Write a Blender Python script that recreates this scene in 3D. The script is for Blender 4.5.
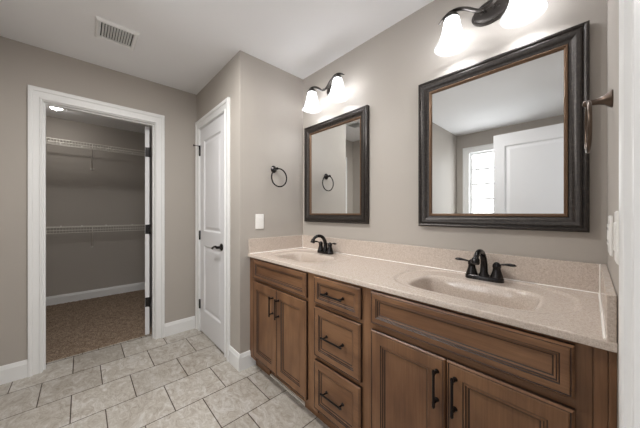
import bpy, bmesh, math, random
from mathutils import Vector, Matrix
random.seed(7)
for o in list(bpy.data.objects):
    bpy.data.objects.remove(o, do_unlink=True)
S = bpy.context.scene
COL = S.collection
PI = math.pi

# ------------------------------------------------------------------ camera
CAMZ = 1.19
cam_d = bpy.data.cameras.new('camera')
cam = bpy.data.objects.new('camera', cam_d)
COL.objects.link(cam)
cam.location = (0, 0, CAMZ)
cam.rotation_euler = (PI / 2, 0, math.atan2(.729, .6845))
cam_d.sensor_width = 36
cam_d.lens = 253.5 / 640 * 36
cam_d.shift_y = -1 / 640
cam_d.clip_start = .01
S.camera = cam

# ------------------------------------------------------------------ world and daylight
W = bpy.data.worlds.new('daylight')
S.world = W
W.use_nodes = True
bg = W.node_tree.nodes['Background']
bg.inputs[0].default_value = (.93, .96, 1, 1)
bg.inputs[1].default_value = .8


def area(name, loc, rot, sx, sy, power, col=(1, 1, 1)):
    l = bpy.data.lights.new(name, 'AREA')
    l.shape = 'RECTANGLE'
    l.size, l.size_y = sx, sy
    l.energy = power
    l.color = col
    o = bpy.data.objects.new(name, l)
    COL.objects.link(o)
    o.location = loc
    o.rotation_euler = rot
    return o


# daylight through the window behind the camera and an added, unseen fill light outside the open doorway
area('window_daylight', (-.99, -1.66, 1.52), (-PI / 2, 0, PI), .6, 1.25, 22, (.96, .98, 1))
area('doorway_fill', (1.35, .42, 1.25), (PI / 2, 0, PI / 2), 1.2, 2.0, 6, (1, .98, .95))
BULB = 92.0
FILL_LAMP = 124.0  # strength of the added ceiling fill lamp
CLOSET_LAMP = 90.0
SHADE_GLOW = .12

vs = S.view_settings
vs.view_transform = 'Standard'
vs.look = 'None'
vs.gamma = 1
vs.use_curve_mapping = False
vs.exposure = 0.25


# ------------------------------------------------------------------ materials
def lin(c):
    return tuple(((v / 255) / 12.92 if v / 255 <= .04045 else ((v / 255 + .055) / 1.055) ** 2.4) for v in c) + (1,)


def mat(name, rgb, rough=.5, metal=0., spec=.5):
    m = bpy.data.materials.new(name)
    m.use_nodes = True
    b = m.node_tree.nodes['Principled BSDF']
    b.inputs['Base Color'].default_value = lin(rgb)
    b.inputs['Roughness'].default_value = rough
    b.inputs['Metallic'].default_value = metal
    b.inputs['Specular IOR Level'].default_value = spec
    return m


def nodes(m):
    nt = m.node_tree
    return nt, nt.nodes, nt.links, nt.nodes['Principled BSDF']


def coords(nt, scale=(1, 1, 1), kind='Object'):
    t = nt.nodes.new('ShaderNodeTexCoord')
    mp = nt.nodes.new('ShaderNodeMapping')
    mp.inputs['Scale'].default_value = scale
    nt.links.new(t.outputs[kind], mp.inputs[0])
    return mp.outputs[0]


def noise(nt, vec, scale, detail=3, rough=.5):
    n = nt.nodes.new('ShaderNodeTexNoise')
    n.inputs['Scale'].default_value = scale
    n.inputs['Detail'].default_value = detail
    n.inputs['Roughness'].default_value = rough
    nt.links.new(vec, n.inputs['Vector'])
    return n.outputs[0]


def ramp(nt, fac, stops):
    r = nt.nodes.new('ShaderNodeValToRGB')
    el = r.color_ramp.elements
    while len(el) < len(stops):
        el.new(.5)
    for e, (p, c) in zip(el, stops):
        e.position = p
        e.color = lin(c)
    nt.links.new(fac, r.inputs[0])
    return r.outputs[0]


def bump(nt, h, strength, dist=.002):
    b = nt.nodes.new('ShaderNodeBump')
    b.inputs['Strength'].default_value = strength
    b.inputs['Distance'].default_value = dist
    nt.links.new(h, b.inputs['Height'])
    nt.links.new(b.outputs[0], nt.nodes['Principled BSDF'].inputs['Normal'])
    return b


def paint(name, rgb, rough=.6, tex=.15):
    m = mat(name, rgb, rough, spec=.3)
    nt, N, L, B = nodes(m)
    v = coords(nt)
    bump(nt, noise(nt, v, 160, 2), tex, .001)
    n = noise(nt, v, 1.3, 2)
    a = tuple(max(0, c - 2) for c in rgb)
    b = tuple(min(255, c + 2) for c in rgb)
    L.new(ramp(nt, n, [(.3, a), (.7, b)]), B.inputs['Base Color'])
    return m


M = {}
M['wall'] = paint('greige_wall_paint', (178, 171, 163))
M['ceiling'] = paint('white_ceiling_paint', (240, 240, 241), .8)
M['trim'] = paint('white_trim_paint', (236, 236, 235), .32, .04)
M['door'] = paint('white_door_paint', (236, 236, 238), .38, .05)
M['plastic'] = mat('white_plastic', (240, 238, 234), .3)
M['ringbronze'] = mat('warm_bronze', (98, 84, 74), .3, .85)
M['black'] = mat('oil_rubbed_bronze', (52, 50, 50), .24, .9)
M['bronze'] = mat('brown_bronze', (74, 70, 67), .34, .8)
M['blackpull'] = mat('black_pull_metal', (28, 24, 23), .38, .6)
M['dark'] = mat('dark_gap', (14, 12, 11), .9)
M['wire'] = mat('white_coated_wire', (226, 222, 214), .4)
M['caulk'] = mat('pale_caulk', (214, 206, 194), .7)
M['mirror'] = mat('mirror_glass', (238, 240, 240), .0, 1.0)


def wood(name, vertical):
    m = mat(name, (108, 74, 50), .4, spec=.42)
    nt, N, L, B = nodes(m)
    sc = (5, 5, 1.3) if vertical else (1.3, 5, 5)
    v = coords(nt, sc)
    n1 = noise(nt, v, 2.4, 3, .5)
    sc2 = (60, 60, 2) if vertical else (2, 60, 60)
    n2 = noise(nt, coords(nt, sc2), 3, 3, .6)
    n3 = noise(nt, coords(nt), 3.5, 2)
    c1 = ramp(nt, n1, [(.25, (104, 72, 49)), (.5, (132, 96, 67)), (.78, (150, 113, 82))])
    c2 = ramp(nt, n2, [(.3, (228, 224, 220)), (.65, (255, 255, 255))])
    c3 = ramp(nt, n3, [(.3, (216, 208, 204)), (.7, (255, 255, 255))])
    mx = N.new('ShaderNodeMix')
    mx.data_type = 'RGBA'
    mx.blend_type = 'MULTIPLY'
    mx.inputs[0].default_value = 1
    L.new(c1, mx.inputs[6])
    L.new(c2, mx.inputs[7])
    mx2 = N.new('ShaderNodeMix')
    mx2.data_type = 'RGBA'
    mx2.blend_type = 'MULTIPLY'
    mx2.inputs[0].default_value = 1
    L.new(mx.outputs[2], mx2.inputs[6])
    L.new(c3, mx2.inputs[7])
    L.new(mx2.outputs[2], B.inputs['Base Color'])
    bump(nt, n2, .08, .001)
    return m


M['woodv'] = wood('brown_stained_maple_upright', True)
M['woodh'] = wood('brown_stained_maple_level', False)
M['glaze_shade'] = mat('dark_glaze_and_edge_shade', (44, 28, 20), .5)  # real in the grooves; on front side edges it paints in shadow


def stone(name, base, dark, light, rough):
    m = mat(name, base, rough)
    nt, N, L, B = nodes(m)
    v = coords(nt)
    n1 = noise(nt, v, 420, 3, .7)
    n2 = noise(nt, v, 160, 2, .6)
    c1 = ramp(nt, n1, [(.36, dark), (.47, base), (.56, base), (.68, light)])
    c2 = ramp(nt, n2, [(.3, (234, 230, 225)), (.6, (255, 255, 255))])
    mx = N.new('ShaderNodeMix')
    mx.data_type = 'RGBA'
    mx.blend_type = 'MULTIPLY'
    mx.inputs[0].default_value = 1
    L.new(c1, mx.inputs[6])
    L.new(c2, mx.inputs[7])
    L.new(mx.outputs[2], B.inputs['Base Color'])
    return m


M['counter'] = stone('speckled_beige_cultured_marble', (206, 193, 182), (180, 165, 152), (224, 214, 205), .16)
M['splash'] = M['counter']


def frame_mat():
    m = mat('brushed_dark_frame', (52, 46, 43), .36, .35)
    nt, N, L, B = nodes(m)
    n = noise(nt, coords(nt, (14, 14, 14)), 6, 5, .7)
    L.new(ramp(nt, n, [(.3, (30, 25, 23)), (.55, (50, 44, 40)), (.8, (78, 71, 65))]), B.inputs['Base Color'])
    return m


M['frame'] = frame_mat()
M['copper'] = mat('copper_edge', (104, 80, 60), .38, .5)


def tiles():
    m = mat('grey_stone_tile', (170, 163, 153), .42, spec=.4)
    nt, N, L, B = nodes(m)
    t = N.new('ShaderNodeTexCoord')
    sep = N.new('ShaderNodeSeparateXYZ')
    L.new(t.outputs['Object'], sep.inputs[0])
    a1 = N.new('ShaderNodeMath'); a1.inputs[1].default_value = -.104 + .307 * 20
    a2 = N.new('ShaderNodeMath'); a2.inputs[1].default_value = 1.703 + .307 * 20 - .307 * 10
    L.new(sep.outputs[1], a1.inputs[0])
    L.new(sep.outputs[0], a2.inputs[0])
    cb = N.new('ShaderNodeCombineXYZ')
    L.new(a1.outputs[0], cb.inputs[0])
    L.new(a2.outputs[0], cb.inputs[1])
    br = N.new('ShaderNodeTexBrick')
    br.offset = .5
    br.offset_frequency = 2
    br.squash = 1
    br.inputs['Scale'].default_value = 1
    br.inputs['Brick Width'].default_value = .307
    br.inputs['Row Height'].default_value = .307
    br.inputs['Mortar Size'].default_value = .0029
    br.inputs['Mortar Smooth'].default_value = .1
    br.inputs['Bias'].default_value = 0
    br.inputs['Color1'].default_value = lin((194, 190, 184))
    br.inputs['Color2'].default_value = lin((212, 209, 204))
    br.inputs['Mortar'].default_value = lin((86, 74, 64))
    L.new(cb.outputs[0], br.inputs['Vector'])
    v = coords(nt, (1, 1.6, 1))
    dn = N.new('ShaderNodeTexNoise')
    dn.inputs['Scale'].default_value = 5
    L.new(v, dn.inputs['Vector'])
    ad = N.new('ShaderNodeVectorMath'); ad.operation = 'ADD'
    L.new(v, ad.inputs[0]); L.new(dn.outputs['Color'], ad.inputs[1])
    n1 = noise(nt, ad.outputs[0], 7, 6, .62)
    n2 = noise(nt, ad.outputs[0], 32, 4, .6)
    c1 = ramp(nt, n1, [(.3, (214, 207, 199)), (.5, (240, 237, 232)), (.62, (255, 255, 255))])
    c2 = ramp(nt, n2, [(.3, (228, 224, 219)), (.6, (255, 255, 255))])
    def mul(a, b):
        x = N.new('ShaderNodeMix'); x.data_type = 'RGBA'; x.blend_type = 'MULTIPLY'
        x.inputs[0].default_value = 1
        L.new(a, x.inputs[6]); L.new(b, x.inputs[7])
        return x.outputs[2]
    L.new(mul(mul(br.outputs['Color'], c1), c2), B.inputs['Base Color'])
    inv = N.new('ShaderNodeMath'); inv.operation = 'SUBTRACT'; inv.inputs[0].default_value = 1
    L.new(br.outputs['Fac'], inv.inputs[1])
    bump(nt, inv.outputs[0], .5, .003)
    return m


M['tile'] = tiles()


def carpet_mat():
    m = mat('brown_carpet', (120, 98, 82), .95, spec=.1)
    nt, N, L, B = nodes(m)
    v = coords(nt)
    n = noise(nt, v, 110, 3, .8)
    n2 = noise(nt, v, 30, 3, .7)
    c = ramp(nt, n, [(.3, (106, 90, 76)), (.5, (160, 140, 121)), (.7, (206, 187, 168))])
    c2 = ramp(nt, n2, [(.3, (205, 200, 196)), (.65, (255, 255, 255))])
    x = N.new('ShaderNodeMix'); x.data_type = 'RGBA'; x.blend_type = 'MULTIPLY'
    x.inputs[0].default_value = 1
    L.new(c, x.inputs[6]); L.new(c2, x.inputs[7])
    L.new(x.outputs[2], B.inputs['Base Color'])
    bump(nt, n, 1, .01)
    return m


M['carpet'] = carpet_mat()


def shade_mat():
    m = bpy.data.materials.new('frosted_lamp_glass')
    m.use_nodes = True
    nt = m.node_tree
    N, L = nt.nodes, nt.links
    N.remove(N['Principled BSDF'])
    out = N['Material Output']
    tr = N.new('ShaderNodeBsdfTransparent'); tr.inputs[0].default_value = (.95, .95, .95, 1)
    tl = N.new('ShaderNodeBsdfTranslucent'); tl.inputs[0].default_value = (.34, .34, .34, 1)
    df = N.new('ShaderNodeBsdfPrincipled')
    df.inputs['Base Color'].default_value = (.5, .5, .5, 1)
    df.inputs['Roughness'].default_value = .25
    em = N.new('ShaderNodeEmission'); em.inputs[0].default_value = (1, .99, .97, 1)
    em.inputs[1].default_value = SHADE_GLOW
    m1 = N.new('ShaderNodeMixShader'); m1.inputs[0].default_value = .5
    L.new(tl.outputs[0], m1.inputs[1]); L.new(df.outputs[0], m1.inputs[2])
    m2 = N.new('ShaderNodeMixShader'); m2.inputs[0].default_value = .58
    L.new(tr.outputs[0], m2.inputs[1]); L.new(m1.outputs[0], m2.inputs[2])
    ad = N.new('ShaderNodeAddShader')
    L.new(m2.outputs[0], ad.inputs[0]); L.new(em.outputs[0], ad.inputs[1])
    L.new(ad.outputs[0], out.inputs[0])
    return m


M['shade'] = shade_mat()


def emit(name, rgb, s):
    m = bpy.data.materials.new(name)
    m.use_nodes = True
    b = m.node_tree.nodes['Principled BSDF']
    b.inputs['Base Color'].default_value = (.9, .9, .9, 1)
    b.inputs['Emission Color'].default_value = lin(rgb)
    b.inputs['Emission Strength'].default_value = s
    return m


M['bulb'] = emit('lit_bulb', (247, 250, 255), BULB)


def pane_mat():
    m = bpy.data.materials.new('clear_window_pane')
    m.use_nodes = True
    nt = m.node_tree
    N, L = nt.nodes, nt.links
    N.remove(N['Principled BSDF'])
    tr = N.new('ShaderNodeBsdfTransparent')
    gl = N.new('ShaderNodeBsdfGlossy'); gl.inputs['Roughness'].default_value = .02
    mx = N.new('ShaderNodeMixShader'); mx.inputs[0].default_value = .06
    L.new(tr.outputs[0], mx.inputs[1]); L.new(gl.outputs[0], mx.inputs[2])
    L.new(mx.outputs[0], N['Material Output'].inputs[0])
    return m


M['pane'] = pane_mat()


# ------------------------------------------------------------------ mesh helpers
def obj(name, bm, m, parent=None, smooth=None, bevel=None):
    me = bpy.data.meshes.new(name)
    bmesh.ops.recalc_face_normals(bm, faces=bm.faces)
    bm.to_mesh(me)
    bm.free()
    for x in (m if isinstance(m, (list, tuple)) else [m]):
        me.materials.append(x)
    o = bpy.data.objects.new(name, me)
    COL.objects.link(o)
    if parent:
        o.parent = parent
    if smooth is not None:
        me.shade_smooth()
        me.set_sharp_from_angle(angle=math.radians(smooth))
    if bevel:
        md = o.modifiers.new('bevel', 'BEVEL')
        md.width = bevel
        md.segments = 2
        md.limit_method = 'ANGLE'
    return o


def tag(o, label, cat, group=None, kind=None):
    o['label'] = label
    o['category'] = cat
    if group:
        o['group'] = group
    if kind:
        o['kind'] = kind
    return o


def empty(name, label, cat, group=None, kind=None, loc=(0, 0, 0)):
    o = bpy.data.objects.new(name, None)
    COL.objects.link(o)
    o.location = loc
    o.empty_display_size = .1
    return tag(o, label, cat, group, kind)


def box(bm, lo, hi, mi=0):
    x0, y0, z0 = lo
    x1, y1, z1 = hi
    v = [bm.verts.new(p) for p in ((x0, y0, z0), (x1, y0, z0), (x1, y1, z0), (x0, y1, z0),
                                   (x0, y0, z1), (x1, y0, z1), (x1, y1, z1), (x0, y1, z1))]
    for f in ((0, 3, 2, 1), (4, 5, 6, 7), (0, 1, 5, 4), (1, 2, 6, 5), (2, 3, 7, 6), (3, 0, 4, 7)):
        bm.faces.new([v[i] for i in f]).material_index = mi
    return bm


def boxes(*bb):
    bm = bmesh.new()
    for lo, hi in bb:
        box(bm, lo, hi)
    return bm


def axes(d):
    d = d.normalized()
    a = Vector((0, 0, 1)) if abs(d.z) < .9 else Vector((1, 0, 0))
    u = d.cross(a).normalized()
    return u, d.cross(u).normalized()


def lathe(bm, prof, org, axis=(0, 0, 1), n=24, sx=1., sy=1., mi=0):
    """prof: list of (radius, distance along the axis)"""
    org, d = Vector(org), Vector(axis).normalized()
    u, w = axes(d)
    rings = []
    for r, t in prof:
        if r < 1e-6:
            rings.append([bm.verts.new(org + d * t)])
        else:
            rings.append([bm.verts.new(org + d * t + u * (r * sx * math.cos(2 * PI * i / n)) + w * (r * sy * math.sin(2 * PI * i / n)))
                          for i in range(n)])
    for a, b in zip(rings, rings[1:]):
        for i in range(n):
            j = (i + 1) % n
            if len(a) == 1 and len(b) == 1:
                continue
            if len(a) == 1:
                f = bm.faces.new((a[0], b[i], b[j]))
            elif len(b) == 1:
                f = bm.faces.new((a[i], b[0], a[j]))
            else:
                f = bm.faces.new((a[i], a[j], b[j], b[i]))
            f.material_index = mi
    return bm


def spline(pts, k=6):
    P = [Vector(p) for p in pts]
    P = [P[0] * 2 - P[1]] + P + [P[-1] * 2 - P[-2]]
    out = []
    for i in range(1, len(P) - 2):
        for s in range(k):
            t = s / k
            a, b, c, d = P[i - 1:i + 3]
            out.append(.5 * ((2 * b) + (c - a) * t + (2 * a - 5 * b + 4 * c - d) * t * t + (3 * b - a - 3 * c + d) * t ** 3))
    out.append(P[-2])
    return out


def tube(bm, pts, rad, n=10, cap=True, flat=None):
    """tube along pts; rad a number or one per point; flat = (vector, factor) squashes the section along a vector"""
    P = [Vector(p) for p in pts]
    R = rad if isinstance(rad, (list, tuple)) else [rad] * len(P)
    if len(R) != len(P):
        R = [R[0] + 0] * 0 + [R[min(len(R) - 1, int(i * (len(R) - 1) / (len(P) - 1)))] * (1 - ((i * (len(R) - 1) / (len(P) - 1)) % 1)) +
             R[min(len(R) - 1, int(i * (len(R) - 1) / (len(P) - 1)) + 1)] * ((i * (len(R) - 1) / (len(P) - 1)) % 1) for i in range(len(P))]
    rings = []
    u = None
    for i, p in enumerate(P):
        d = (P[min(i + 1, len(P) - 1)] - P[max(i - 1, 0)]).normalized()
        if u is None:
            u, w = axes(d)
        else:
            u = (u - d * u.dot(d)).normalized()
            w = d.cross(u)
        ring = []
        for k in range(n):
            a = 2 * PI * k / n
            off = u * (R[i] * math.cos(a)) + w * (R[i] * math.sin(a))
            if flat:
                fv, ff = Vector(flat[0]).normalized(), flat[1]
                off = off - fv * (off.dot(fv) * (1 - ff))
            ring.append(bm.verts.new(p + off))
        rings.append(ring)
    for a, b in zip(rings, rings[1:]):
        for k in range(n):
            j = (k + 1) % n
            bm.faces.new((a[k], a[j], b[j], b[k]))
    if cap:
        bm.faces.new(rings[0][::-1])
        bm.faces.new(rings[-1])
    return bm


def ring_torus(bm, c, axis, R, r, n=40, m=10):
    c = Vector(c)
    u, w = axes(Vector(axis))
    d = Vector(axis).normalized()
    V = [[bm.verts.new(c + (u * math.cos(2 * PI * i / n) + w * math.sin(2 * PI * i / n)) * (R + r * math.cos(2 * PI * j / m)) +
                       d * (r * math.sin(2 * PI * j / m))) for j in range(m)] for i in range(n)]
    for i in range(n):
        for j in range(m):
            bm.faces.new((V[i][j], V[(i + 1) % n][j], V[(i + 1) % n][(j + 1) % m], V[i][(j + 1) % m]))
    return bm


def rect_loops(bm, rc, prof, mp, cap_end=True, cap_start=False):
    """nested rectangles: prof = [(inset, outward distance, material index of the band that follows)]"""
    u0, u1, z0, z1 = rc
    L = []
    for it in prof:
        i, d = it[0], it[1]
        L.append([bm.verts.new(mp(u, z, d)) for u, z in ((u0 + i, z0 + i), (u1 - i, z0 + i), (u1 - i, z1 - i), (u0 + i, z1 - i))])
    for k, (a, b) in enumerate(zip(L, L[1:])):
        mi = prof[k][2] if len(prof[k]) > 2 else 0
        for q in range(4):
            r = (q + 1) % 4
            bm.faces.new((a[q], a[r], b[r], b[q])).material_index = mi
    if cap_end:
        bm.faces.new(L[-1]).material_index = prof[-1][2] if len(prof[-1]) > 2 else 0
    if cap_start:
        bm.faces.new(L[0][::-1])
    return bm


def on_y(y):      # a plane facing -Y
    return lambda u, z, d: (u, y - d, z)


def on_yp(y):     # a plane facing +Y
    return lambda u, z, d: (u, y + d, z)


def on_xp(x):     # a plane facing +X
    return lambda u, z, d: (x + d, u, z)


def on_xm(x):     # a plane facing -X
    return lambda u, z, d: (x - d, u, z)


CASE = [(0, 0), (0, .009), (.004, .0135), (.012, .0135), (.015, .0065), (.019, .006), (.040, .0085), (.054, .0115), (.057, .0175),
        (.062, .0195), (.074, .0205), (.083, .0195), (.085, .0178), (.085, 0)]


def casing(bm, u0, u1, ztop, mp, prof=CASE, zbot=0., scl=1., scr=1.):
    """mitred door casing round an opening u0..u1 up to ztop; legs to the floor"""
    rows = []
    for o, d in prof:
        rows.append([bm.verts.new(mp(u0 - o * scl, zbot, d)), bm.verts.new(mp(u0 - o * scl, ztop + o, d)),
                     bm.verts.new(mp(u1 + o * scr, ztop + o, d)), bm.verts.new(mp(u1 + o * scr, zbot, d))])
    for a, b in zip(rows, rows[1:]):
        for q in range(3):
            bm.faces.new((a[q], a[q + 1], b[q + 1], b[q]))
    bm.faces.new([r[0] for r in rows])
    bm.faces.new([r[3] for r in rows][::-1])
    return bm


def base_run(bm, mp, u0, u1, h=.125, t=.014):
    """baseboard with an eased, stepped top edge"""
    prof = [(0, 0), (0, t), (h - .028, t), (h - .02, t - .003), (h - .006, t - .006), (h, t - .009), (h, 0)]
    A = [bm.verts.new(mp(u0, z, d)) for z, d in prof]
    B = [bm.verts.new(mp(u1, z, d)) for z, d in prof]
    n = len(prof)
    for i in range(n):
        j = (i + 1) % n
        bm.faces.new((A[i], A[j], B[j], B[i]))
    bm.faces.new(A)
    bm.faces.new(B[::-1])
    return bm


# ------------------------------------------------------------------ the room
H = 2.42
YV = 1.485          # vanity wall
XR = -1.81          # wall with the towel ring
YD = .87            # wall of the narrow door
XC = -2.805         # closet wall
XE = .046           # wall of the entry door, beside the camera
YB = -1.43          # wall behind the camera
T = .115
CO0, CO1, DTOP = -.213, .499, 2.03     # closet opening
XCB = -4.72         # closet back wall
CY0, CY1 = -.85, .99
EO0, EO1 = -.315, .425                  # entry opening
ND0, ND1 = -2.695, -2.083              # narrow door opening
XS, YS = -1.46, -.46                   # corner of the wing wall behind the camera's left
XOUT, YOUT = 2.2, -2.2


def struct(name, bm, m, label, cat, **k):
    return tag(obj(name, bm, m, **k), label, cat, kind='structure')


fb = boxes(((XC - T - .03, YB - .1, -.06), (XE + T, YV + .02, 0)))
struct('floor', fb, M['tile'], 'grey beige stone tile floor laid in a running bond', 'floor')
fb = boxes(((XE + T, -1.6, -.06), (XOUT, 1.6, 0)))
struct('floor_hall', fb, M['carpet'], 'hall floor outside the entry door behind the camera', 'floor')
fb = boxes(((XCB - .1, CY0 - .1, -.06), (XC - T - .03, CY1 + .1, .0)))
struct('floor_closet', fb, M['dark'], 'subfloor under the brown closet carpet', 'floor')
cb = boxes(((XCB - .1, CY0 - .1, H), (XE + T, YV + .1, H + .1)), ((XS - 1.5, YB - .1, H), (XE + T, CY0 - .1, H + .1)))
struct('ceiling', cb, M['ceiling'], 'plain white painted ceiling over the bathroom and closet', 'ceiling')

struct('wall_vanity', boxes(((XR - T, YV, 0), (XE + T, YV + T, H))), M['wall'],
       'greige wall behind the vanity with both mirrors and lamps', 'wall')
struct('wall_ring', boxes(((XR - T, YD + T, 0), (XR, YV, H)), ((XR - T, YD, 0), (XR, YD + T, H))), M['wall'],
       'greige end wall left of the vanity with towel ring and switch', 'wall')
b = boxes(((XC - T, YD, 0), (ND0 - .012, YD + T, H)), ((ND1 + .012, YD, 0), (XR - T, YD + T, H)),
          ((ND0 - .012, YD, DTOP + .015), (ND1 + .012, YD + T, H)))
struct('wall_linen', b, M['wall'], 'greige wall around the narrow white door', 'wall')
b = boxes(((XC - T, YS - T, 0), (XC, CO0 - .012, H)), ((XC - T, CO1 + .012, 0), (XC, YD, H)),
          ((XC - T, CO0 - .012, DTOP + .015), (XC, CO1 + .012, H)))
struct('wall_closet', b, M['wall'], 'greige wall around the open closet doorway', 'wall')
b = boxes(((XE, EO1 + .012, 0), (XE + T, YV, H)), ((XE, YB, 0), (XE + T, EO0 - .012, H)),
          ((XE, EO0 - .012, DTOP + .015), (XE + T, EO1 + .012, H)))
struct('wall_right', b, M['wall'], 'right hand greige wall beside the vanity and entry doorway', 'wall')
# wall behind the camera with the window
WX0, WX1, WZ0, WZ1 = -1.285, -.70, .92, 2.12
b = boxes(((XS - T, YB - T, 0), (WX0, YB, H)), ((WX1, YB - T, 0), (XE + T, YB, H)),
          ((WX0, YB - T, 0), (WX1, YB, WZ0)), ((WX0, YB - T, WZ1), (WX1, YB, H)))
struct('wall_window', b, M['wall'], 'greige wall with the window seen in the large mirror', 'wall')
struct('wall_wing', boxes(((XS - T, YB, 0), (XS, YS, H))), M['wall'],
       'greige side wall at the left of the large mirror reflection', 'wall')
struct('wall_left', boxes(((XC, YS - T, 0), (XS - T, YS, H))), M['wall'],  # unseen wall added to keep stray light off the left side
       'greige side wall left of the closet doorway, added out of view to block light', 'wall')
# closet walls
struct('wall_closet_back', boxes(((XCB - T, CY0 - T, 0), (XCB, CY1 + T, H))), M['wall'],
       'greige back wall inside the closet behind the wire shelves', 'wall')
struct('wall_closet_side', boxes(((XCB, CY1, 0), (XC - T, CY1 + T, H)), ((XCB, CY0 - T, 0), (XC - T, CY0, H))), M['wall'],
       'greige side walls inside the closet', 'wall')

# carpet with a shaggy pile surface
bm = bmesh.new()
nx, ny = 150, 150
x0, x1, y0, y1 = XCB + .001, XC - T - .035, CY0 + .001, CY1 - .001
V = [[bm.verts.new((x0 + (x1 - x0) * i / nx, y0 + (y1 - y0) * j / ny, .008 + random.random() * .007 * (0 < i < nx))) for j in range(ny + 1)]
     for i in range(nx + 1)]
for i in range(nx):
    for j in range(ny):
        bm.faces.new((V[i][j], V[i + 1][j], V[i + 1][j + 1], V[i][j + 1]))
edge = [bm.verts.new((x1 + .006, v.co.y, .0005)) for v in V[nx]]
for j in range(ny):
    bm.faces.new((V[nx][j], edge[j], edge[j + 1], V[nx][j + 1]))
tag(obj('carpet', bm, M['carpet']), 'brown flecked pile carpet covering the closet floor', 'carpet', kind='stuff')

# threshold strip of small cut tiles at the carpet edge
bm = bmesh.new()
k = 0
yy = CO0 + .012
while yy < CO1 - .01:
    w = min(.098, CO1 - .002 - yy)
    box(bm, (XC - T - .034, yy, 0), (XC - T - .004, yy + w, .0015))
    yy += w + .005
box(bm, (XC - T - .0345, CO0 + .001, 0), (XC - T - .002, CO1 - .001, .0008), 1)
struct('trim_threshold', bm, [M['tile'], mat('brown_grout', (78, 66, 56), .9)], 'narrow strip of small cut tiles along the carpet edge', 'trim')

# baseboards
bm = bmesh.new()
base_run(bm, on_xp(XC), YS, CO0 - .070)
base_run(bm, on_xp(XC), CO1 + .073, YD)
struct('baseboard_closet_wall', bm, M['trim'], 'white baseboard on both sides of the closet doorway', 'baseboard')
bm = bmesh.new()
base_run(bm, on_y(YD), ND1 + .100, XR + .0139)
base_run(bm, on_xp(XR), YD - .0005, .9515)
base_run(bm, on_xp(XR), .9516, .9975, h=.078)
struct('baseboard_corner', bm, M['trim'], 'white baseboard wrapping the wall corner beside the vanity', 'baseboard')
bm = bmesh.new()
base_run(bm, on_xp(XCB), CY0, CY1)
base_run(bm, on_y(CY1), XCB + .014, XC - T - .02)
struct('baseboard_closet_back', bm, M['trim'], 'white baseboard along the back wall inside the closet', 'baseboard')
bm = bmesh.new()
base_run(bm, on_yp(YB), XS, XE)
base_run(bm, on_xp(XS), YB + .014, YS)
struct('baseboard_behind', bm, M['trim'], 'white baseboard below the window behind the camera', 'baseboard')

# casings and jambs
bm = bmesh.new()
casing(bm, CO0 - .006, CO1 + .006, DTOP + .006, on_xp(XC), scl=.80, scr=.84)
casing(bm, CO0 - .006, CO1 + .006, DTOP + .006, on_xm(XC - T))
box(bm, (XC - T, CO0 - .0119, 0), (XC, CO0, DTOP))
box(bm, (XC - T, CO1, 0), (XC, CO1 + .0119, DTOP))
box(bm, (XC - T, CO0 - .0119, DTOP), (XC, CO1 + .0119, DTOP + .0149))
for a, c in ((CO0, CO0 + .011), (CO1 - .011, CO1)):
    box(bm, (XC - .06, a, 0), (XC - .03, c, DTOP))
box(bm, (XC - .06, CO0 + .011, DTOP - .011), (XC - .03, CO1 - .011, DTOP))
struct('trim_closet_casing', bm, M['trim'], 'white moulded casing around the open closet doorway', 'door casing', smooth=25)
bm = bmesh.new()
casing(bm, ND0 - .008, ND1 + .008, DTOP + .006, on_y(YD), scr=1.08)
box(bm, (ND0 - .0119, YD, 0), (ND0 - .003, YD + T, DTOP + .003))
box(bm, (ND1 + .003, YD, 0), (ND1 + .0119, YD + T, DTOP + .003))
box(bm, (ND0 - .0119, YD, DTOP + .003), (ND1 + .0119, YD + T, DTOP + .0149))
struct('trim_narrow_door_casing', bm, M['trim'], 'white moulded casing around the closed narrow door', 'door casing', smooth=25)
bm = bmesh.new()
casing(bm, EO0 - .006, EO1 + .006, DTOP + .006, on_xm(XE))
box(bm, (XE, EO0 - .0119, 0), (XE + T, EO0, DTOP))
box(bm, (XE, EO1, 0), (XE + T, EO1 + .0119, DTOP))
box(bm, (XE, EO0 - .0119, DTOP), (XE + T, EO1 + .0119, DTOP + .0149))
box(bm, (XE + .04, EO1 - .011, 0), (XE + .075, EO1, DTOP))
tc = struct('trim_entry_casing', bm, M['trim'], 'white moulded casing and jamb at the right edge of the view', 'door casing', smooth=25)
bm = boxes(((XE - .006, EO1 - .0025, .90), (XE + .034, EO1 + .0005, .962)))
box(bm, (XE - .012, EO1 - .004, .912), (XE - .004, EO1 + .004, .95))
obj('strike_plate', bm, M['black'], tc, bevel=.001)

# window behind the camera
wn = empty('window_1', 'bright white framed window with horizontal bars in the mirror reflection', 'window', kind='structure',
           loc=((WX0 + WX1) / 2, YB, WZ0))


def sub(o, parent):      # parent while keeping the world position
    o.parent = parent
    o.matrix_parent_inverse = Matrix.Translation(parent.location).inverted()
    return o


bm = bmesh.new()
rect_loops(bm, (WX0 - .085, WX1 + .085, WZ0 - .085, WZ1 + .085),
           [(0, 0), (0, .016), (.004, .019), (.02, .0185), (.026, .013), (.07, .010), (.087, .010), (.087, -.06), (.115, -.06), (.115, -.1)],
           on_yp(YB), cap_end=False)
sub(obj('window_frame', bm, M['trim'], smooth=25), wn)
bm = bmesh.new()
for z in [WZ0 + .03 + (WZ1 - WZ0 - .06) * k / 5 for k in range(1, 5)]:
    box(bm, (WX0 + .03, YB - .088, z - .015), (WX1 - .03, YB - .068, z + .015))
sub(obj('muntin', bm, M['trim']), wn)
sub(obj('pane', boxes(((WX0 + .03, YB - .081, WZ0 + .03), (WX1 - .03, YB - .077, WZ1 - .03))), M['pane']), wn)


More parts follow.
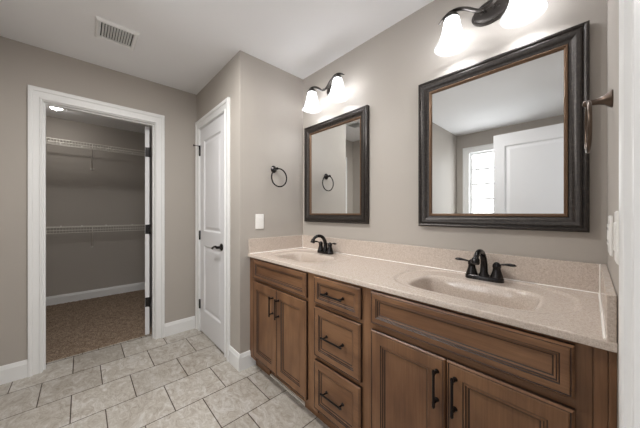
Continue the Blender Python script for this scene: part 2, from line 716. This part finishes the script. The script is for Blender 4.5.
# ------------------------------------------------------------------ doors
DOORP = [(0, 0), (.006, -.004), (.012, -.010), (.020, -.011), (.044, -.004), (.052, -.0035)]


def door_leaf(name, w, label, th=.035, hh=2.015):
    """two-panel moulded leaf, hinge edge at x=0, leaf along +x, faces at y=0 (front) and y=th"""
    e = empty(name, label, 'door', kind='structure')
    bm = bmesh.new()
    st = .098
    pans = [(st, w - st, .22, .86), (st, w - st, 1.0, hh - .125)]
    for y, mp in ((0, on_y(0)), (th, on_yp(th))):
        xs = [0, st, w - st, w]
        zs = [0, .22, .86, 1.0, hh - .125, hh]
        for i in range(3):
            for j in range(5):
                if i == 1 and j in (1, 3):
                    continue
                bm.faces.new([bm.verts.new(mp(u, z, 0)) for u, z in ((xs[i], zs[j]), (xs[i + 1], zs[j]), (xs[i + 1], zs[j + 1]), (xs[i], zs[j + 1]))])
        for rc in pans:
            rect_loops(bm, rc, DOORP, mp)
    for a, b_ in (((0, 0), (w, 0)), ((0, hh), (w, hh))):
        bm.faces.new([bm.verts.new(p) for p in ((0, 0, a[1]), (w, 0, a[1]), (w, th, a[1]), (0, th, a[1]))])
    for x in (0, w):
        bm.faces.new([bm.verts.new(p) for p in ((x, 0, 0), (x, th, 0), (x, th, hh), (x, 0, hh))])
    bmesh.ops.remove_doubles(bm, verts=bm.verts, dist=.0001)
    obj('leaf', bm, M['door'], e)
    return e


def lever(parent, x, z, y0, sgn, dirx, th_name='lever_handle'):
    """rose on the face at y0 pointing sgn*Y, lever reaching dirx along X"""
    bm = bmesh.new()
    lathe(bm, [(0, 0), (.030, 0), (.032, .004), (.028, .009), (.016, .012), (.012, .020), (.011, .046), (.0, .048)], (x, y0, z), (0, sgn, 0))
    pts = spline([(x, y0 + sgn * .040, z), (x + dirx * .03, y0 + sgn * .044, z + .006), (x + dirx * .065, y0 + sgn * .044, z - .001),
                  (x + dirx * .098, y0 + sgn * .042, z - .014), (x + dirx * .112, y0 + sgn * .040, z - .016)], 5)
    tube(bm, pts, [.011, .010, .0085, .0085, .0095, .006])
    return obj(th_name, bm, M['black'], parent, smooth=50)


def hinge(parent, x, y, z, lo_x, hi_x, sgn=-1):
    bm = bmesh.new()
    tube(bm, [(x, y, z - .047), (x, y, z - .044), (x, y, z + .044), (x, y, z + .047)], [.004, .0075, .0075, .004])
    box(bm, (x + lo_x, y - .0005, z - .044), (x + hi_x, y + .006, z + .044))
    return obj('hinge', bm, M['black'], parent, smooth=50)


# closet door, swung open into the closet
wd = CO1 - CO0 - .006
d1 = door_leaf('door_1', wd, 'open white closet door seen edge on with black hinges')
for z in (1.768, 1.02, .315):
    bm = bmesh.new()
    box(bm, (-.0022, .003, z - .045), (.0005, .033, z + .045))
    tube(bm, [(-.006, -.004, z - .047), (-.006, -.004, z + .047)], .0065)
    box(bm, (-.03, -.006, z - .045), (-.005, -.003, z + .045))
    obj('hinge', bm, M['black'], d1, smooth=50)
lever(d1, wd - .06, .9, 0, -1, -1)
lever(d1, wd - .06, .9, .035, 1, -1)
# local y (leaf thickness) turns to -Y of the room; leaf runs to -X and a little +Y
d1.location = (XC - T - .014, CO1 - .021, .012)
d1.rotation_euler = (0, 0, PI - math.radians(14))

# narrow closed door
d2 = door_leaf('door_2', ND1 - ND0 - .004, 'closed narrow white two panel door with black lever')
d2.location = (ND0 + .002, YD + .002, .012)
for z in (1.80, .955, .262):
    hinge(d2, -.006, -.006, z, -.004, .012)
lever(d2, ND1 - ND0 - .075, .885, 0, -1, -1)
bm = bmesh.new()
tube(bm, [(-.006, -.006, 1.852), (-.008, -.03, 1.853), (-.012, -.055, 1.853)], [.004, .0035, .0035])
lathe(bm, [(0, 0), (.009, 0), (.009, .008), (0, .008)], (-.012, -.055, 1.853), (-.05, -1, 0), n=12)
tube(bm, [(-.006, -.006, 1.845), (-.006, -.006, 1.858)], .009)
obj('door_stop', bm, M['black'], d2, smooth=50)

# entry door, open behind the camera (seen in the mirror)
d3 = door_leaf('door_3', EO1 - EO0 - .006, 'open white panelled entry door reflected in the large mirror')
d3.location = (XE - .03, EO0 + .006, .012)
d3.rotation_euler = (0, 0, PI)
lever(d3, EO1 - EO0 - .07, .9, 0, -1, -1)
for z in (1.80, .955, .262):
    hinge(d3, -.008, -.002, z, -.003, .010)

# ------------------------------------------------------------------ ceiling vent
v = empty('ceiling_vent', 'white slatted air vent set in the ceiling near the closet', 'vent', loc=(-2.225, .175, H))
bm = bmesh.new()
rect_loops(bm, (-.118, .118, -.112, .112), [(0, 0), (0, .007), (.007, .016), (.012, .018), (.026, .013), (.028, .006), (.028, 0.001)],
           lambda u, w, d: (u, w, -d), cap_end=False)
obj('vent_frame', bm, M['trim'], v, smooth=30)
obj('duct', boxes(((-.09, -.084, -.002), (.09, .084, -.0005))), M['dark'], v)
for k in range(11):
    y = -.073 + .146 * k / 10
    bm = bmesh.new()
    q = [bm.verts.new((x, y + dy, dz)) for x in (-.09, .09) for dy, dz in ((-.0055, -.0025), (.0035, -.0115), (.0048, -.0105), (-.0042, -.0015))]
    for f in ((0, 1, 2, 3), (4, 7, 6, 5), (0, 4, 5, 1), (1, 5, 6, 2), (2, 6, 7, 3), (3, 7, 4, 0)):
        bm.faces.new([q[i] for i in f])
    obj('slat', bm, M['trim'], v)

# added flush ceiling lamp, out of view, to brighten the room
cl = empty('ceiling_fill_lamp', 'added round flush fill lamp on the ceiling, out of view', 'ceiling lamp', loc=(-1.38, .20, H))
bm = bmesh.new()
lathe(bm, [(0, 0), (.145, 0), (.15, .006), (.15, .030), (.142, .036), (.135, .032), (.135, .02)], (0, 0, 0), (0, 0, -1), n=40)
obj('lamp_housing', bm, M['trim'], cl, smooth=40)
bm = bmesh.new()
lathe(bm, [(.135, .030), (.11, .037), (.07, .042), (.03, .044), (0, .0445)], (0, 0, 0), (0, 0, -1), n=40)
obj('diffuser', bm, emit('fill_lamp_diffuser', (255, 253, 250), FILL_LAMP), cl, smooth=60)

# small round lamp on the closet ceiling
cl = empty('closet_lamp', 'small round white lamp on the closet ceiling', 'ceiling lamp', loc=(-4.2, -.215, H))
bm = bmesh.new()
lathe(bm, [(0, 0), (.062, 0), (.064, .010), (.056, .022), (.050, .022)], (0, 0, 0), (0, 0, -1))
obj('lamp_housing', bm, M['plastic'], cl, smooth=40)
bm = bmesh.new()
lathe(bm, [(.050, .021), (.042, .032), (.025, .039), (0, .041)], (0, 0, 0), (0, 0, -1))
obj('diffuser', bm, emit('lit_closet_diffuser', (255, 250, 244), CLOSET_LAMP), cl, smooth=40)

# ------------------------------------------------------------------ wire shelves in the closet


def wire_shelf(z, label):
    e = empty('wire_shelf', label, 'shelf', 'wire shelves in the closet', loc=(XCB, 0, z))
    xb, xf = .008, .305
    ya, yb = CY0 + .01, CY1 - .01
    bm = bmesh.new()
    for x, dz in ((xb, 0), (xf, 0), (.15, -.004), (xf, -.036), (xf - .004, -.068)):
        tube(bm, [(x, ya, dz), (x, yb, dz)], .0048, 6)
    n = int((yb - ya) / .0265)
    for k in range(n + 1):
        y = ya + (yb - ya) * k / n
        tube(bm, [(xb, y, .003), (xf, y, .003), (xf + .004, y, -.002), (xf + .001, y, -.068)], .0017, 4)
    obj('wire_deck', bm, M['wire'], e)
    for y in (-.62, .10, .72):
        bm = bmesh.new()
        tube(bm, [(xf - .004, y, -.066), (.012, y, -.282)], .006, 8)
        tube(bm, [(xf - .004, y, -.066), (xf, y, 0)], .005, 6)
        r = obj('brace', bm, M['wire'], e)
        bm = bmesh.new()
        lathe(bm, [(0, 0), (.013, 0), (.013, .010), (.008, .014), (0, .015)], (.0005, y, -.287), (1, 0, 0), n=12)
        obj('wall_anchor', bm, M['plastic'], r)
    for y in (-.5, -.2, .0, .25, .55, .8):
        obj('wall_clip', boxes(((.0005, y - .006, -.006), (.016, y + .006, .012))), M['plastic'], e)
    return e


wire_shelf(2.085, 'white wire shelf mounted high in the closet, upper of two')
wire_shelf(1.012, 'white wire shelf at waist height in the closet, lower of two')

# ------------------------------------------------------------------ vanity cabinet
VL, VR = XR + .001, XE - .001
YF = .952                       # face frame front
vc = empty('vanity_cabinet', 'long brown stained wood double vanity cabinet with black pulls', 'cabinet', loc=((VL + VR) / 2, 1.2, 0))


def vpart(name, bm, m, label=None, **k):
    o = sub(obj(name, bm, m, **k), vc)
    if label:
        o['label'] = label
    return o


vpart('carcass', boxes(((VL, YF + .02, .085), (VL + .018, YV - .002, .853)), ((VR - .018, YF + .02, .085), (VR, YV - .002, .853)),
                       ((VL + .018, YF + .02, .085), (VR - .018, YV - .002, .10)), ((VL + .018, YV - .01, .10), (VR - .018, YV - .002, .853)),
                       ((-1.12, YF + .02, .10), (-1.10, YV - .01, .853)), ((-.72, YF + .02, .10), (-.70, YV - .01, .853))), M['woodv'])
# face frame: stiles full height, rails between
st = [(VL, -1.714), (-1.129, -1.031), (-.740, -.654), (-.041, VR)]
bb = [((a, YF, .08), (b_, YF + .02, .853)) for a, b_ in st]
vpart('stile', boxes(bb[0]), M['woodv'])
vpart('stile', boxes(bb[1]), M['woodv'])
vpart('stile', boxes(bb[2]), M['woodv'])
bm = boxes(((-.041, YF, .08), (.004, YF + .02, .853)), ((.0055, YF + .0015, .08), (.030, YF + .02, .853)),
           ((.0315, YF + .0005, .08), (VR, YF + .02, .853)))
vpart('stile', bm, M['woodv'])
for a, b_ in ((-1.714, -1.129), (-1.031, -.740), (-.654, -.041)):
    zs = [(.098, .13), (.668, .712), (.832, .853)]
    if b_ == -.740:
        zs += [(.364, .416)]
    for z0, z1 in zs:
        vpart('rail', boxes(((a, YF + .0003, z0), (b_, YF + .02, z1))), M['woodh'])
vpart('toe_kick', boxes(((VL, 1.014, .0), (VR, 1.03, .085)), ((VL, 1.0, 0), (VL + .02, 1.0139, .085)),
                        ((VL + .02, .998, 0), (-1.60, 1.014, .085)), ((-1.2, 1.0, 0), (VR, 1.014, .085))), M['woodh'])
vpart('shoe_strip', boxes(((-1.5999, 1.002, 0), (-1.2001, 1.014, .012))), M['caulk'], 'pale strip along the floor below the left doors')

# drawer and door fronts (raised out of the frame; dark glaze sits in the grooves; the same dark on side edges paints in the shadow gap)
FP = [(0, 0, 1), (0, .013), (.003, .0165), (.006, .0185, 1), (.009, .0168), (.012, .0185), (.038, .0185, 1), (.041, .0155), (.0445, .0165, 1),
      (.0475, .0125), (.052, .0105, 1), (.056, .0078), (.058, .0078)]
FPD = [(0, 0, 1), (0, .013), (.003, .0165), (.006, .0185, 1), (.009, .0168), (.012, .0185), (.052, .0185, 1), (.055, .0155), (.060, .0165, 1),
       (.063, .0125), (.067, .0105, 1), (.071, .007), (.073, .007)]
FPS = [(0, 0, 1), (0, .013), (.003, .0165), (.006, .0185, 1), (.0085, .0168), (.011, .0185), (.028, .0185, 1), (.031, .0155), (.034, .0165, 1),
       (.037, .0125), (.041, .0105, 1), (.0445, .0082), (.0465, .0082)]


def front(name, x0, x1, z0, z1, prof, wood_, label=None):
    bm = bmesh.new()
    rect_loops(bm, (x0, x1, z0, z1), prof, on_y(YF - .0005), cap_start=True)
    return vpart(name, bm, [M[wood_], M['glaze_shade']], label)


def pull(parent, a, b_):
    a, b_ = Vector(a), Vector(b_)
    d = (b_ - a).normalized()
    y = YF - .019
    out = Vector((0, -.030, 0))
    bm = bmesh.new()
    pts = [a + out, a + out + d * .006, a + out + d * .014, (a + b_) / 2 + out, b_ + out - d * .014, b_ + out - d * .006, b_ + out]
    tube(bm, pts, [.0038, .0062, .0048, .0046, .0048, .0062, .0038], 10)
    for p in (a + d * .016, b_ - d * .016):
        lathe(bm, [(0, 0), (.0085, 0), (.0075, .004), (.0045, .008), (.0045, .026), (.006, .031), (0, .033)], (p.x, y + .0005, p.z), (0, -1, 0), n=12)
    for v_ in bm.verts:
        pass
    o = obj('pull_handle', bm, M['blackpull'], smooth=50)
    o.parent = parent
    return o


YH = YF - .019  # front and pull coordinates below, like the frame's above, scaled about the camera
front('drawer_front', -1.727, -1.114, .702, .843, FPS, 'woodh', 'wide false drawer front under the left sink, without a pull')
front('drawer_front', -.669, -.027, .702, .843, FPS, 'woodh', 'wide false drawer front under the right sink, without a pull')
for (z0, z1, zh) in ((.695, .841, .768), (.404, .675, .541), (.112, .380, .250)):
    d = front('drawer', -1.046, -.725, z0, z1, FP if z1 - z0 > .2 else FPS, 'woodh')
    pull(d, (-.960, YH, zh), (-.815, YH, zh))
zd0, zd1 = .115, .681
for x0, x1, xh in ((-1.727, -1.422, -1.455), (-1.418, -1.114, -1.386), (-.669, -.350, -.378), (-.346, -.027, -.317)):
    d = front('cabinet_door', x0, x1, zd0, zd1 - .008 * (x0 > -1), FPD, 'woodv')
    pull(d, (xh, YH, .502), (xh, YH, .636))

# ------------------------------------------------------------------ countertop with two integrated basins
CT, CE = .877, .022
CYF = .9335
ct = empty('countertop', 'speckled beige cultured marble vanity top with two moulded basins', 'countertop', loc=((VL + VR) / 2, 1.2, CT))
SINKS = (-1.435, -.350)


def sup(x, y, cx, cy, a, b_, p):
    return (abs((x - cx) / a) ** p + abs((y - cy) / b_) ** p) ** (1 / p)


def sm(a, b_, t):
    t = max(0, min(1, (t - a) / (b_ - a)))
    return t * t * (3 - 2 * t)


def top_z(x, y):
    z = 0
    for cx in SINKS:
        r = sup(x, y, cx, 1.228, .325, .228, 2.7)
        z -= .006 * (1 - sm(.982, 1.0, r))
        dx = abs(x - cx)
        q = sup(x, y, cx, 1.187, .226, .137, 4.6)
        z -= .010 * (1 - sm(.93, 1.06, q))
        z -= .118 * (1 - sm(.84, .99, q))
    ed = min(y - CYF, .006) / .006
    z -= .004 * (1 - math.sqrt(max(0, 1 - (1 - ed) ** 2)))
    return z


bm = bmesh.new()
xs = [VL + (VR - VL) * i / 330 for i in range(331)]
ys = [CYF + v_ for v_ in (0, .001, .0025, .004)] + [CYF + .006 + (YV - .001 - CYF - .006) * j / 96 for j in range(97)]
V = [[bm.verts.new((x, y, CT + top_z(x, y))) for y in ys] for x in xs]
for i in range(len(xs) - 1):
    for j in range(len(ys) - 1):
        bm.faces.new((V[i][j], V[i + 1][j], V[i + 1][j + 1], V[i][j + 1]))
lo = [[bm.verts.new((x, y, CT - CE)) for y in (ys[0], ys[0] + .03)] for x in xs]
for i in range(len(xs) - 1):
    bm.faces.new((V[i][0], lo[i][0], lo[i + 1][0], V[i + 1][0]))
    bm.faces.new((lo[i][0], lo[i][1], lo[i + 1][1], lo[i + 1][0]))
for i in (0, len(xs) - 1):
    e0 = bm.verts.new((xs[i], ys[-1], CT - CE))
    bm.faces.new([lo[i][0]] + V[i] + [e0])
sub(obj('counter_slab', bm, M['counter'], smooth=60), ct)
ST = .991
sub(obj('backsplash', boxes(((VL + .0185, YV - .019, CT - .003), (VR - .0185, YV - .001, ST))), M['splash'], bevel=.003), ct)
sub(obj('side_splash', boxes(((VL, CYF + .004, CT - .003), (VL + .018, YV - .001, ST))), M['splash'], bevel=.003), ct)
sub(obj('side_splash', boxes(((VR - .018, CYF + .004, CT - .003), (VR, YV - .001, ST))), M['splash'], bevel=.003), ct)
bm = bmesh.new()
tube(bm, [(VL + .02, YV - .0205, CT + .0005), (VR - .02, YV - .0205, CT + .0003)], .0026, 8)
tube(bm, [(VL + .0195, CYF + .01, CT + .0005), (VL + .0195, YV - .02, CT + .0005)], .0035, 8)
tube(bm, [(VR - .0195, CYF + .01, CT + .0005), (VR - .0195, YV - .02, CT + .0005)], .0035, 8)
tube(bm, [(VR - .0185, YV - .0195, CT), (VR - .0185, YV - .0195, ST)], .0022, 8)
tube(bm, [(VL + .0185, YV - .0195, CT), (VL + .0185, YV - .0195, ST)], .0022, 8)
sub(obj('caulk_bead', bm, mat('white_caulk', (244, 240, 234), .2), smooth=60), ct)
for cx in SINKS:
    bm = bmesh.new()
    zb = CT + top_z(cx, 1.19)
    lathe(bm, [(0, .001), (.024, .002), (.031, .001), (.032, -.002)], (cx, 1.187, zb + .001))
    sub(obj('drain', bm, M['black'], smooth=50), ct)


# ------------------------------------------------------------------ faucets
def faucet(cx, label):
    z0 = CT - .0058
    e = empty('faucet', label, 'faucet', 'bathroom faucets', loc=(cx, 1.405, z0))
    bm = bmesh.new()
    # stadium base with a domed top edge
    prof = [(1, 0), (1, .010), (.96, .016), (.86, .020)]
    rings = []
    for s, z in prof:
        r = []
        for k in range(32):
            a = 2 * PI * k / 32
            sx = .052 * (1 if math.cos(a) > 0 else -1) if abs(math.cos(a)) > 1e-6 else 0
            r.append(bm.verts.new((sx + .028 * s * math.cos(a), .028 * s * math.sin(a), z)))
        rings.append(r)
    for a, b_ in zip(rings, rings[1:]):
        for k in range(32):
            bm.faces.new((a[k], a[(k + 1) % 32], b_[(k + 1) % 32], b_[k]))
    bm.faces.new(rings[-1])
    bm.faces.new(rings[0][::-1])
    obj('base_plate', bm, M['black'], e, smooth=40)
    bm = bmesh.new()
    lathe(bm, [(0, .018), (.022, .018), (.022, .024), (.018, .030), (.0165, .036), (0, .037)], (0, 0, 0))
    pts = spline([(0, .0, .030), (0, .001, .07), (0, -.010, .106), (0, -.038, .134), (0, -.080, .141), (0, -.114, .129), (0, -.130, .109)], 5)
    tube(bm, pts, [.0165, .0150, .0138, .0125, .0115, .0110, .0112], 14)
    tp = Vector((0, -.129, .1105))
    dr = Vector((0, -.45, -1)).normalized()
    lathe(bm, [(0, -.012), (.0115, -.010), (.0165, -.002), (.0175, .014), (.0150, .019), (.0, .019)], tp, dr, n=16)
    tube(bm, [(0, .021, .020), (0, .021, .072)], .0028, 8)
    lathe(bm, [(0, 0), (.004, 0), (.006, .005), (.004, .010), (0, .011)], (0, .021, .070), n=12)
    obj('spout', bm, M['black'], e, smooth=55)
    for s in (-1, 1):
        bm = bmesh.new()
        x = s * .0515
        lathe(bm, [(0, .016), (.025, .016), (.0255, .022), (.022, .034), (.0165, .052), (.0150, .062), (.0175, .069), (.0165, .078), (.011, .086),
                   (.006, .090), (0, .091)], (x, 0, 0), n=20)
        pts = spline([(x, -.001, .077), (x + s * .022, -.003, .082), (x + s * .044, -.005, .085), (x + s * .064, -.007, .085), (x + s * .075, -.008, .084)], 5)
        tube(bm, pts, [.0066, .0054, .0070, .0104, .0088, .003], 12, flat=((0, 0, 1), .7))
        obj('lever_handle', bm, M['black'], e, smooth=55)
    return e


faucet(SINKS[0], 'dark bronze two handle faucet at the far left sink')
faucet(SINKS[1] + .002, 'dark bronze two handle faucet at the near right sink')


# ------------------------------------------------------------------ mirrors
def mirror(x0, x1, label):
    z0, z1 = 1.113, 1.951
    e = empty('framed_mirror', label, 'mirror', 'framed vanity mirrors', loc=((x0 + x1) / 2, YV, (z0 + z1) / 2))
    mp = on_y(YV)
    bm = bmesh.new()
    rect_loops(bm, (x0, x1, z0, z1), [(0, .001), (0, .026), (.003, .031), (.009, .033), (.014, .031), (.0155, .0275), (.019, .0275), (.021, .032),
                                      (.027, .0335), (.034, .031), (.045, .024), (.054, .0195), (.059, .0185), (.061, .016)], mp, cap_end=False)
    sub(obj('mirror_frame', bm, M['frame'], smooth=28), e)
    bm = bmesh.new()
    rect_loops(bm, (x0, x1, z0, z1), [(.061, .015), (.061, .0195), (.063, .021), (.066, .021), (.0675, .018), (.0695, .018), (.072, .0165), (.0745, .012), (.0745, .008)],
               mp, cap_end=False)
    sub(obj('inner_trim', bm, M['copper'], smooth=28), e)['label'] = 'thin copper coloured inner edge of the frame'
    bm = boxes(((x0 + .05, YV - .0095, z0 + .05), (x1 - .05, YV - .004, z1 - .05)))
    sub(obj('mirror_glass', bm, M['mirror']), e)
    return e


mirror(-1.757, -1.070, 'smaller looking dark framed mirror over the left sink')
mirror(-.699, -.001, 'large dark framed mirror nearest the camera over the right sink')


# ------------------------------------------------------------------ vanity lights
def vanity_light(cx, label):
    e = empty('vanity_light', label, 'wall lamp', 'two shade vanity lamps', loc=(cx, YV, 2.18))
    Y0 = -.122      # shade axis in front of the wall
    bm = bmesh.new()
    lathe(bm, [(0, 0), (1, 0), (1, .008), (.93, .013), (.88, .013), (.85, .018), (.66, .023), (.6, .024), (0, .026)], (0, 0, .01), (0, -1, 0), n=40,
          sx=.085, sy=.058)
    obj('back_plate', bm, M['bronze'], e, smooth=35)
    bm = bmesh.new()
    for s in (-1, 1):
        tube(bm, [(s * .018, -.022, .012), (s * .018, -.06, .0), (s * .016, Y0 + .004, -.028)], [.006, .005, .005], 10)
        pts = spline([(s * .0, Y0, -.040), (s * .03, Y0, -.032), (s * .07, Y0, .0), (s * .11, Y0, .022), (s * .145, Y0, .026), (s * .178, Y0, .014), (s * .205, Y0, -.004)], 6)
        tube(bm, pts, [.010, .012, .013, .013, .013, .011, .004], 10, flat=((0, 0, 1), .5))
    for s in (-1, 1):
        lathe(bm, [(0, 0), (.007, 0), (.009, .004), (.006, .009), (0, .010)], (s * .035, -.022, .012), (0, -1, 0), n=12)
    obj('arm', bm, M['bronze'], e, smooth=45)
    for s in (-1, 1):
        x = s * .142
        bm = bmesh.new()
        lathe(bm, [(0, .026), (.013, .024), (.017, .014), (.030, .004), (.034, -.006), (.033, -.014), (0, -.014)], (x, Y0, 0), n=24)
        sk = obj('socket_cap', bm, M['bronze'], e, smooth=45)
        bm = bmesh.new()
        out = [(.031, -.004), (.036, -.014), (.0385, -.035), (.043, -.06), (.049, -.085), (.057, -.108), (.069, -.130), (.078, -.142), (.0805, -.148)]
        inn = [(r - .003, z + .0005) for r, z in out[::-1]]
        lathe(bm, out + [(.079, -.150)] + inn, (x, Y0, 0), n=40)
        sh = obj('glass_shade', bm, M['shade'], e, smooth=60)
        bm = bmesh.new()
        lathe(bm, [(0, -.012), (.013, -.013), (.014, -.035), (.024, -.062), (.030, -.082), (.029, -.098), (.020, -.112), (0, -.118)], (x, Y0, 0), n=24)
        obj('bulb', bm, M['bulb'], sh, smooth=60)
    return e


vanity_light(-1.405, 'bronze lamp with two frosted bell shades over the left mirror')
vanity_light(-.337, 'bronze lamp with two frosted bell shades over the large right mirror')


# ------------------------------------------------------------------ towel rings
def towel_ring(label, loc, nx):
    """local x points out of the wall (times nx)"""
    e = empty('towel_ring', label, 'towel ring', 'round towel rings', loc=loc)
    bm = bmesh.new()
    lathe(bm, [(0, 0), (.029, 0), (.030, .003), (.026, .008), (.017, .016), (.0115, .028), (.0095, .040), (.0105, .048), (.0115, .054), (.008, .061), (0, .063)],
          (0, 0, 0), (nx, 0, 0), n=24)
    obj('post', bm, M['ringbronze'] if nx < 0 else M['black'], e, smooth=45)
    bm = bmesh.new()
    ring_torus(bm, (nx * .050, 0, -.073), (1, 0, 0), .074, .0052)
    r = obj('ring', bm, M['ringbronze'] if nx < 0 else M['black'], e, smooth=80)
    return e


r1 = towel_ring('dark round towel ring on the wall left of the small mirror', (XR, 1.168, 1.555), 1)
r1.children[1].location.y = .022
r2 = towel_ring('bronze towel ring on the right wall seen edge on', (XE, 1.13, 1.525), -1)
r2.children[1].location = (-.050 + .050 * math.cos(math.radians(3)), .050 * math.sin(math.radians(3)), 0)
r2.children[1].rotation_euler.z = math.radians(3)
r2.children[0].scale = (1, .86, .86)


# ------------------------------------------------------------------ switches
def switch(label, mp, u0, u1, z0, z1, kind):
    c = Vector(mp((u0 + u1) / 2, (z0 + z1) / 2, 0))
    e = empty('switch_plate', label, 'light switch', loc=c)
    bm = bmesh.new()
    rect_loops(bm, (u0, u1, z0, z1), [(0, 0), (0, .003), (.003, .0058), (.005, .006)], mp, cap_start=True)
    sub(obj('plate', bm, M['plastic']), e)
    n = max(1, round((u1 - u0) / .06))
    for k in range(n):
        uc = u0 + (u1 - u0) * (k + .5) / n
        zc = (z0 + z1) / 2
        bm = bmesh.new()
        rect_loops(bm, (uc - .0165, uc + .0165, zc - .033, zc + .033), [(0, .0055), (0, .0075), (.002, .0085)], mp)
        sub(obj('rocker' if kind == 'switch' else 'socket', bm, M['plastic']), e)
        if kind == 'outlet':
            for dz in (-.019, .019):
                for du in (-.006, .006):
                    bm = bmesh.new()
                    rect_loops(bm, (uc + du - .001, uc + du + .001, zc + dz - .004, zc + dz + .004), [(0, .0084), (0, .0088)], mp)
                    sub(obj('slot', bm, M['dark']), e)
    return e


switch('white light switch on the wall below the towel ring', on_xp(XR), 1.0, 1.072, 1.063, 1.180, 'switch')
switch('white outlet plate on the right wall nearest the vanity corner', on_xm(XE), 1.14, 1.255, 1.062, 1.182, 'outlet')
switch('white switch plate on the right wall beside the door casing', on_xm(XE), .862, .934, 1.075, 1.195, 'switch')
